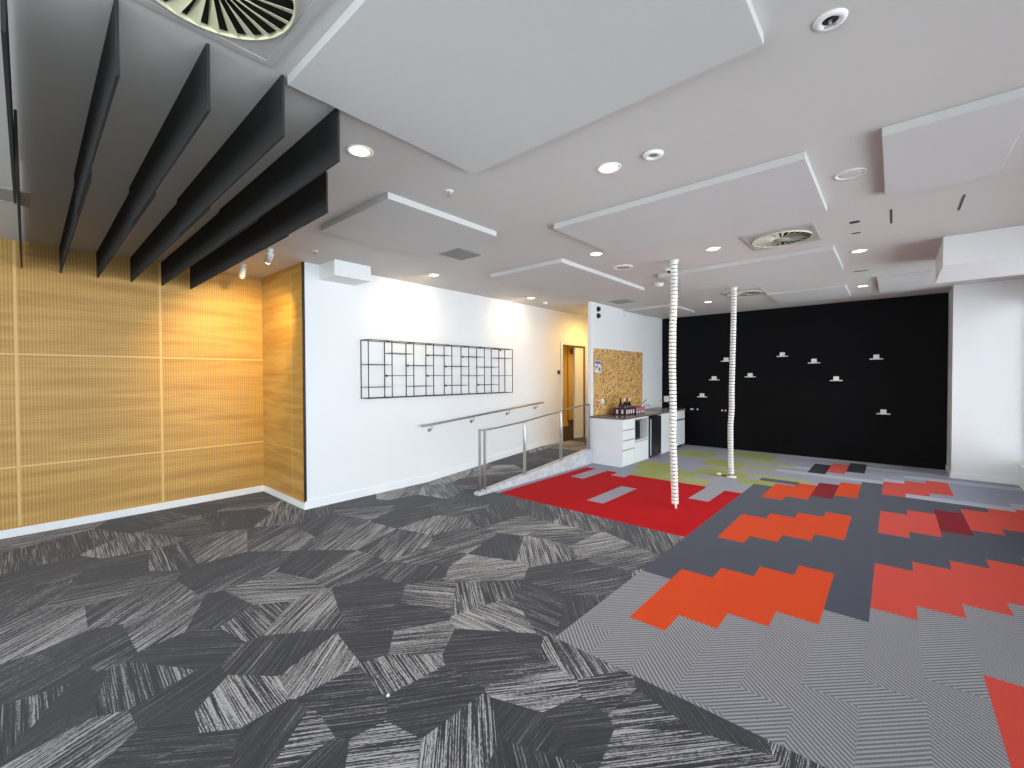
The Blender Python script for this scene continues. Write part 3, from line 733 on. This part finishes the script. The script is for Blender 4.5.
# ================================================================== CABLE COLUMNS
def interp(pts, z):
    for a, b in zip(pts, pts[1:]):
        if a[2] >= z >= b[2]:
            t = (a[2]-z)/(a[2]-b[2]); t2 = t*t*(3-2*t)*.5 + t*.5
            return a[0]+(b[0]-a[0])*t2, a[1]+(b[1]-a[1])*t2
    return pts[-1][:2]
VERT = mat('white_cable_spine', srgb(240, 238, 232), .45)
CORE = mat('cable_grey', srgb(62, 62, 64), .6)
def spine(label, pts, zbot):
    x, y = pts[-1][:2]
    t = thing('cable_spine', label, 'cable spine', (x, y, 0), 'white cable spines from ceiling to floor')
    pitch = 0.0445; n = int((ZC-0.03-zbot)/pitch)
    me = None
    for i in range(n+1):
        z = ZC-0.035-i*pitch; cx, cy = interp(pts, z)
        if me is None:
            bm = new(); lathe(bm, [(.022, -.0175), (.039, -.0172), (.041, -.014), (.041, .014), (.039, .0172), (.022, .0175)], (0, 0, 0), 18, closed=True)
            bmesh.ops.recalc_face_normals(bm, faces=bm.faces)
            me = bpy.data.meshes.new('vertebra'); bm.to_mesh(me); bm.free(); me.materials.append(VERT)
        o = bpy.data.objects.new('vertebra', me); COL.objects.link(o); o.parent = t; o.location = (cx-x, cy-y, z)
        cx2, cy2 = interp(pts, max(z-.02, zbot)); o.rotation_euler = (math.atan2(cy2-cy, .02)*.9, -math.atan2(cx2-cx, .02)*.9, 0)
    bm = new(); tube(bm, [(*interp(pts, z), z) for z in [ZC-.02-(ZC-.02-zbot)*k/40 for k in range(41)]], .016, 10); obj('core', bm, CORE, t)
    bm = new(); lathe(bm, [(0, ZC-.018), (.05, ZC-.018), (.055, ZC-.001), (0, ZC-.001)], (pts[0][0], pts[0][1], 0), 20); obj('ceiling_cap', bm, VERT, t)
    return t
P1 = [(-2.006, 5.253, 3.02), (-2.005, 5.254, 2.57), (-2.016, 5.244, 2.15), (-2.018, 5.243, 1.73), (-2.013, 5.247, 1.42), (-2.010, 5.25, 1.13), (-2.014, 5.246, .88), (-2.001, 5.257, .49), (-1.991, 5.266, .06), (-1.99, 5.266, 0)]
P2 = [(-1.91, 7.496, 3.02), (-1.912, 7.494, 2.6), (-1.919, 7.488, 2.2), (-1.932, 7.476, 1.37), (-1.93, 7.478, 1.1), (-1.945, 7.465, .81), (-1.94, 7.469, .25), (-1.93, 7.478, 0)]
a = spine('nearer white segmented cable column coming down on the red carpet', P1, .075)
bm = new(); tube(bm, [(-1.99, 5.266, .12), (-1.985, 5.262, .06), (-1.975, 5.25, .02), (-1.965, 5.235, .012)], [.014, .014, .012, .012], 8); obj('plug', bm, VERT, a)
b = spine('farther white segmented cable column coming down on the lime carpet', P2, .04)
bm = new(); lathe(bm, [(0, 0), (.075, 0), (.07, .012), (.045, .02), (0, .02)], (-1.93, 7.478, 0), 20); obj('base_weight', bm, VERT, b)
bm = new(); tube(bm, [(-1.95, 7.47, .03), (-2.0, 7.47, .014), (-2.05, 7.475, .012), (-2.09, 7.48, .014)], .008, 8); obj('lead', bm, CORE, b)
bm = new(); tube(bm, [(-2.085, 7.48, .02), (-2.11, 7.482, .02), (-2.15, 7.485, .022)], [.016, .022, .018], 10); obj('plug', bm, VERT, b)

# ================================================================== CEILING
def panel(x0, x1, y0, y1, label, t=.05):
    th = obj('ceiling_panel', box(x0, x1, y0, y1, ZC-t, ZC-.0004, bev=.003), PANELW)
    tag(th, label, 'ceiling panel', 'white acoustic ceiling panels')
panel(-2.12, -.41, .845, 2.035, 'largest white ceiling panel, the nearest one beside the charcoal baffles', .045)
panel(-2.345, -.425, 3.255, 4.41, 'long white ceiling panel in the middle between two lit downlights')
panel(-.062, .517, 3.24, 4.39, 'white ceiling panel at the right, above and in front of the dropped beam')
panel(-3.985, -2.877, 1.866, 3.06, 'white ceiling panel between the baffles and the boxed casing')
panel(-4.12, -2.95, 4.255, 6.52, 'white ceiling panel in front of the pinboard partition')
panel(-2.43, -.495, 5.79, 6.97, 'white ceiling panel just behind the nearer cable column')
panel(-1.62, -.565, 8.33, 9.48, 'far white ceiling panel beside the farthest swirl diffuser', .04)
panel(-4.16, -3.2, 8.36, 9.55, 'far white ceiling panel in the corner over the kitchen counter', .04)
panel(-.19, .36, 8.07, 9.35, 'far white ceiling panel behind the dropped beam', .04)

def downlight(x, y, label, lit=True, energy=18, blend=.6, size=118, tilt=0, group='lit ceiling downlights', r=.058):
    t = thing('downlight', label, 'downlight', (x, y, ZC), group)
    bm = new(); lathe(bm, [(r, ZC-.002), (r+.022, ZC-.006), (r+.024, ZC-.0005), (r, ZC-.0005)], (x, y, 0), 28, closed=True); obj('trim_ring', bm, PLASTIC, t)
    bm = new(); lathe(bm, [(0, ZC-.0035), (r*.7, ZC-.003), (r, ZC-.001), (r, ZC-.0004), (0, ZC-.0004)], (x, y, 0), 28); obj('lens', bm, LAMP if lit else LENS_OFF, t)
    if lit:
        l = bpy.data.lights.new('bulb', 'SPOT'); l.energy = energy; l.color = (1.0, .74, .42); l.spot_size = radians(size); l.spot_blend = blend; l.shadow_soft_size = .05
        o = bpy.data.objects.new('bulb', l); COL.objects.link(o); o.parent = t; o.location = (0, 0, -.012); o.rotation_euler = (0, tilt, 0)
    return t
downlight(-2.49, 1.419, 'lit warm downlight right beside the end of the last charcoal baffle')
downlight(-1.447, 2.641, 'lit warm downlight between the largest panel and the long middle panel')
downlight(-4.738, 3.786, 'lit warm downlight over the wire shelf, near half', energy=18, size=125, blend=1, tilt=radians(52))
downlight(-4.842, 6.031, 'lit warm downlight over the far end of the wire shelf', energy=18, size=125, blend=1, tilt=radians(52))
downlight(-2.563, 4.377, 'lit warm downlight at the left rear corner of the long middle panel')
downlight(-1.505, 5.068, 'lit warm downlight between the nearer cable column and the swirl diffuser')
downlight(-2.639, 8.599, 'lit warm downlight between the two cable columns near the black wall')
downlight(-.306, 6.249, 'lit warm downlight left of the dropped beam')
downlight(-.374, 8.716, 'lit warm downlight closest to the right end of the black wall')
downlight(-.24, 3.832, 'unlit downlight between the long middle panel and the right panel', lit=False, r=.07)
t = thing('ceiling_sensor', 'white ring-shaped ceiling sensor right of a lit downlight near the long panel', 'sensor', (-1.15, 2.661, ZC))
bm = new(); lathe(bm, [(.03, ZC-.012), (.045, ZC-.02), (.06, ZC-.012), (.063, ZC-.0005), (.03, ZC-.0005)], (-1.15, 2.661, 0), 24, closed=True); obj('ring', bm, PLASTIC, t)
bm = new(); lathe(bm, [(0, ZC-.008), (.02, ZC-.007), (.029, ZC-.002), (.029, ZC-.0004), (0, ZC-.0004)], (-1.15, 2.661, 0), 20); obj('eye', bm, GREYMET, t)
t = thing('sprinkler', 'white ringed sprinkler on the open ceiling right of the largest panel', 'sprinkler', (-.2, 2.13, ZC), 'ceiling sprinklers')
bm = new(); lathe(bm, [(.028, ZC-.006), (.04, ZC-.012), (.056, ZC-.006), (.058, ZC-.0005), (.028, ZC-.0005)], (-.2, 2.13, 0), 24, closed=True); obj('ring', bm, PLASTIC, t)
bm = new(); lathe(bm, [(0, ZC-.001), (.026, ZC-.001), (.026, ZC-.0004), (0, ZC-.0004)], (-.2, 2.13, 0), 20); obj('recess', bm, BLACK, t)
bm = new(); tube(bm, [(-.2, 2.13, ZC-.001), (-.2, 2.13, ZC-.02)], .006, 8); bx(bm, -.22, -.18, 2.128, 2.132, ZC-.026, ZC-.02); obj('head', bm, GREYMET, t)
for x, y, lb in ((-2.524, 2.163, 'small sprinkler between the largest panel and the panel by the casing'), (-4.815, 2.194, 'small sprinkler on the ceiling beside the timber return')):
    t = thing('sprinkler', lb, 'sprinkler', (x, y, ZC), 'ceiling sprinklers')
    bm = new(); lathe(bm, [(0, ZC-.006), (.03, ZC-.005), (.034, ZC-.0005), (0, ZC-.0004)], (x, y, 0), 18); obj('rosette', bm, PLASTIC, t)
    bm = new(); tube(bm, [(x, y, ZC-.005), (x, y, ZC-.035)], .007, 8); lathe(bm, [(0, ZC-.04), (.016, ZC-.038), (.016, ZC-.035), (0, ZC-.035)], (x, y, 0), 12); obj('head', bm, GREYMET, t)
def disc(name, x, y, r, h, m, label, cat):
    bm = new(); lathe(bm, [(0, ZC-h), (r*.6, ZC-h*.97), (r*.9, ZC-h*.7), (r, ZC-h*.35), (r, ZC-.0004), (0, ZC-.0004)], (x, y, 0), 24)
    return tag(obj(name, bm, m), label, cat)
disc('smoke_detector', -4.906, 6.527, .05, .04, PLASTIC, 'small white smoke detector near the far corner of the white wall', 'detector')
disc('smoke_detector', -2.666, 6.393, .07, .045, PLASTIC, 'white smoke detector left of the nearer cable column behind the front panel', 'detector')
t = thing('round_vent', 'round ceiling vent with a pinkish centre left of the nearer cable column', 'vent', (-2.609, 5.125, ZC))
bm = new(); lathe(bm, [(.085, ZC-.01), (.11, ZC-.012), (.125, ZC-.002), (.125, ZC-.0005), (.085, ZC-.0005)], (-2.609, 5.125, 0), 28, closed=True); obj('ring', bm, PLASTIC, t)
bm = new(); lathe(bm, [(0, ZC-.012), (.07, ZC-.012), (.082, ZC-.006), (.082, ZC-.0004), (0, ZC-.0004)], (-2.609, 5.125, 0), 28); obj('centre', bm, mat('vent_pink_grey', srgb(176, 158, 152), .6), t)
t = thing('ceiling_camera', 'small white ceiling camera with a dark eye next to the nearer cable column', 'camera', (-2.2, 5.62, ZC))
bm = new(); lathe(bm, [(0, ZC-.03), (.045, ZC-.03), (.06, ZC-.0004), (0, ZC-.0004)], (-2.2, 5.62, 0), 20); obj('base', bm, PLASTIC, t)
bm = new(); lathe(bm, [(0, ZC-.055), (.022, ZC-.05), (.032, ZC-.03), (0, ZC-.03)], (-2.2, 5.62, 0), 16); obj('eye', bm, BLACK, t)
def grille(name, x, y, s, label):
    t = thing(name, label, 'vent', (x, y, ZC), 'square grey ceiling grilles')
    bm = new(); h = s/2
    for a in ((x-h, x+h, y-h, y-h+.02), (x-h, x+h, y+h-.02, y+h), (x-h, x-h+.02, y-h+.02, y+h-.02), (x+h-.02, x+h, y-h+.02, y+h-.02)): bx(bm, *a, ZC-.008, ZC-.0005)
    obj('frame', bm, GREYMET, t)
    bm = new(); bx(bm, x-h+.02, x+h-.02, y-h+.02, y+h-.02, ZC-.002, ZC-.0004)
    k = int((s-.04)/.018)
    for i in range(k): bx(bm, x-h+.02, x+h-.02, y-h+.024+i*.018, y-h+.033+i*.018, ZC-.007, ZC-.002)
    obj('core', bm, GREYMET, t)
grille('ceiling_grille', -3.715, 3.35, .34, 'square grey ceiling grille behind the panel by the boxed casing')
grille('ceiling_grille', -3.82, 7.46, .36, 'square grey ceiling grille at the top of the pinboard partition')
def slot(x0, x1, y0, y1, label):
    tag(obj('ceiling_slot', box(x0, x1, y0, y1, ZC-.004, ZC-.0004), mat('slot_dark', srgb(60, 62, 72), .6)), label, 'slot', 'dark slots in the ceiling')
slot(-.315, -.245, 5.02, 5.08, 'dark slot in the ceiling, the front one of two left of the beam')
slot(-.325, -.255, 5.43, 5.46, 'dark slot in the ceiling, the thinner one just behind the front slot')
slot(-.42, -.27, 7.43, 7.46, 'dark slot in the ceiling between the last two downlights on the right')
slot(-.034, -.022, 4.87, 5.31, 'long thin dark slot behind the right ceiling panel, the left one of two')
slot(.394, .406, 4.86, 5.27, 'long thin dark slot behind the right ceiling panel, nearer the windows')

# swirl diffusers
def diffuser(cx, cy, s, label, tone, blades):
    t = thing('swirl_diffuser', label, 'air diffuser', (cx, cy, ZC), 'square swirl diffusers')
    h = s/2; R = h*.86; z = ZC
    bm = new(); N = 64
    outer = []
    for k in range(N):                                   # face plate with a round opening
        a = 2*pi*k/N; q = max(abs(cos(a)), abs(sin(a)))
        outer.append((cos(a), sin(a), q))
    ri = [bm.verts.new((cx+c*R, cy+s_*R, z-.012)) for c, s_, q in outer]
    ro = [bm.verts.new((cx+c/q*(h-.03), cy+s_/q*(h-.03), z-.012)) for c, s_, q in outer]
    r2 = [bm.verts.new((cx+c*R, cy+s_*R, z-.003)) for c, s_, q in outer]
    for k in range(N):
        n = (k+1) % N
        bm.faces.new((ri[k], ri[n], ro[n], ro[k])); bm.faces.new((ri[k], r2[k], r2[n], ri[n]))
    obj('face_plate', bm, tone, t)
    bm = new()
    for a in ((cx-h, cx+h, cy-h, cy-h+.03), (cx-h, cx+h, cy+h-.03, cy+h), (cx-h, cx-h+.03, cy-h+.03, cy+h-.03), (cx+h-.03, cx+h, cy-h+.03, cy+h-.03)): bx(bm, *a, z-.015, z-.0005)
    obj('frame', bm, tone, t)
    bm = new(); lathe(bm, [(0, z-.003), (R, z-.003), (R, z-.0004), (0, z-.0004)], (cx, cy, 0), N); obj('plenum', bm, DARKVOID, t)
    bm = new(); lathe(bm, [(0, z-.02), (R*.28, z-.02), (R*.30, z-.014), (R*.30, z-.004), (0, z-.004)], (cx, cy, 0), 32); obj('hub', bm, tone, t)
    nb = 24
    for k in range(nb):
        a = 2*pi*k/nb; da = 2*pi/nb*.78; bm = new(); vs = []
        for r, tw in ((R*.29, .8), (R*.995, 1.0)):       # tilted radial blade
            for dd, zz in ((-da/2*tw, z-.022), (da/2*tw*.55, z-.0045)):
                vs.append((cx+r*cos(a+dd), cy+r*sin(a+dd), zz))
        top = [bm.verts.new(v) for v in vs]; bot = [bm.verts.new((v[0], v[1], v[2]-.002)) for v in vs]
        bm.faces.new((top[0], top[1], top[3], top[2])); bm.faces.new((bot[0], bot[2], bot[3], bot[1]))
        for i, j in ((0, 1), (1, 3), (3, 2), (2, 0)): bm.faces.new((top[i], top[j], bot[j], bot[i]))
        obj('blade', bm, blades, t)
    bm = new(); lathe(bm, [(R*.985, z-.024), (R, z-.024), (R, z-.004), (R*.985, z-.004)], (cx, cy, 0), N, closed=True); obj('rim', bm, CREAM, t)
diffuser(-1.795, .465, .61, 'large cream swirl air diffuser at the ceiling beside the charcoal baffles', DIFF, CREAM)
diffuser(-.865, 5.12, .60, 'swirl air diffuser behind the long middle panel on the right', DIFF, PALEB)
diffuser(-1.9, 8.08, .60, 'farthest swirl air diffuser behind the farther cable column', DIFF, PALEB)
t = thing('linear_diffuser', 'long linear air slot in the ceiling among the charcoal baffles', 'air diffuser', (-5.08, -.5, ZC))
bm = new()
for a in ((-5.28, -5.25, -1.2, .09), (-4.91, -4.88, -1.2, .09), (-5.25, -4.91, -1.2, -1.17), (-5.25, -4.91, .03, .09)): bx(bm, *a, ZC-.012, ZC-.0005)
obj('frame', bm, DIFF, t); obj('core', box(-5.25, -4.91, -1.17, .03, ZC-.004, ZC-.0004), GREYMET, t)

# charcoal baffles
BF = [(.05, 'first from the left end, nearest the linear slot'), (.325, 'second from the left'), (.61, 'third from the left'), (.894, 'fourth from the left'), (1.178, 'fifth from the left'), (1.462, 'sixth and last, nearest the timber return')]
for i, (y, w) in enumerate(BF):
    t = thing('acoustic_baffle', 'charcoal felt baffle hanging under the ceiling, ' + w, 'baffle', (-4.4, y, ZC), 'charcoal acoustic baffles')
    xr = (-2.165, -2.165, -2.165, -2.13, -2.165, -2.9)[i]
    zt = ZC-.013 if i == 0 else ZC-.001
    obj('near_board', box(-4.23, xr, y-.026, y-.014, ZC-.28, zt, bev=.001), FELT, t)
    obj('far_board', box(LX+.025, -3.41 if i < 5 else -3.6, y-.012, y, ZC-.28, zt, bev=.001), FELT, t)
    t.rotation_euler.z = -.0105
    t.location.y -= .019

# spotlights near the timber return
def spotlight(x, y, label, lit):
    t = thing('spotlight', label, 'spotlight', (x, y, ZC), 'surface spotlights by the timber return')
    bm = new(); lathe(bm, [(0, ZC-.03), (.035, ZC-.03), (.035, ZC-.0005), (0, ZC-.0005)], (x, y, 0), 18); obj('ceiling_mount', bm, PLASTIC, t)
    d = Vector((-1.5, .16, -1.05)).normalized() if lit else Vector((.0, -.15, -1)).normalized()
    p = Vector((x, y, ZC-.06))
    bm = new(); tube(bm, [(x, y, ZC-.03), p], .012, 8); obj('arm', bm, PLASTIC, t)
    e = p + d*.10; bm = new()
    lathe(bm, [(0, -.02), (.028, -.02), (.034, -.01), (.036, .1), (.03, .1), (.03, .09), (0, .09)], p, 20, tuple(d)); obj('housing', bm, PLASTIC, t)
    bm = new(); lathe(bm, [(0, .091), (.0295, .091), (.0295, .101), (.026, .116), (.015, .127), (0, .13)], p, 20, tuple(d)); obj('lens', bm, LAMP if lit else LENS_OFF, t)
    if lit:
        l = bpy.data.lights.new('bulb', 'SPOT'); l.energy = 85; l.color = (1.0, .66, .20); l.spot_size = radians(80); l.spot_blend = .9; l.shadow_soft_size = .03
        o = bpy.data.objects.new('bulb', l); COL.objects.link(o); o.parent = t; o.location = p + d*.14 - Vector((x, y, ZC)); o.rotation_euler = d.to_track_quat('-Z', 'Y').to_euler()
spotlight(-6.017, 1.853, 'unlit white spotlight nearest the timber wall corner', False)
spotlight(-5.102, 1.835, 'lit white spotlight shining onto the timber corner', True)

# lobby and corridor lamps (each a ceiling lamp)
def lobby_lamp(x, y, z, label, e):
    t = thing('lobby_lamp', label, 'lamp', (x, y, z), 'ceiling lamps of lobby and corridor')
    bm = new(); lathe(bm, [(.06, z-.002), (.08, z-.006), (.082, z-.0005), (.06, z-.0005)], (x, y, 0), 24, closed=True); obj('trim_ring', bm, PLASTIC, t)
    bm = new(); lathe(bm, [(0, z-.003), (.06, z-.002), (.06, z-.0004), (0, z-.0004)], (x, y, 0), 24); obj('lens', bm, LAMP, t)
    l = bpy.data.lights.new('bulb', 'SPOT'); l.energy = e; l.color = (1.0, .58, .16); l.spot_size = radians(178); l.spot_blend = 1; l.shadow_soft_size = .06
    o = bpy.data.objects.new('bulb', l); COL.objects.link(o); o.parent = t; o.location = (0, 0, -.012)
lobby_lamp(-4.7, 8.3, ZC, 'warm ceiling lamp in the lobby behind the partition', 62)
lobby_lamp(-6.35, 9.4, 2.62, 'warm ceiling lamp in the corridor beyond the doorway', 60)
lobby_lamp(-7.0, 11.6, 2.62, 'warm ceiling lamp at the far end of the corridor', 50)
t = thing('corridor_sign', 'small dark hanging sign at the far end of the corridor beyond the doorway', 'sign', (-6.8, 10.4, 2.62))
obj('hanger', box(-6.80, -6.79, 10.38, 10.39, 2.38, 2.619), GREYMET, t); obj('panel', box(-6.92, -6.67, 10.375, 10.395, 2.25, 2.38, bev=.004), TIMBERTRIM, t)

# crumbs on the carpet
for x, y, lb in ((0, 0, 'white fleck on the charcoal carpet in front of the pale shard'),):
    p = fpx(388, 696)
    bm = new(); lathe(bm, [(0, .001), (.009, .001), (.008, .006), (0, .008)], (p.x, p.y, 0), 10); tag(obj('paper_scrap', bm, PLASTIC), 'tiny white paper scrap lying on the charcoal carpet near the middle front', 'paper scrap')
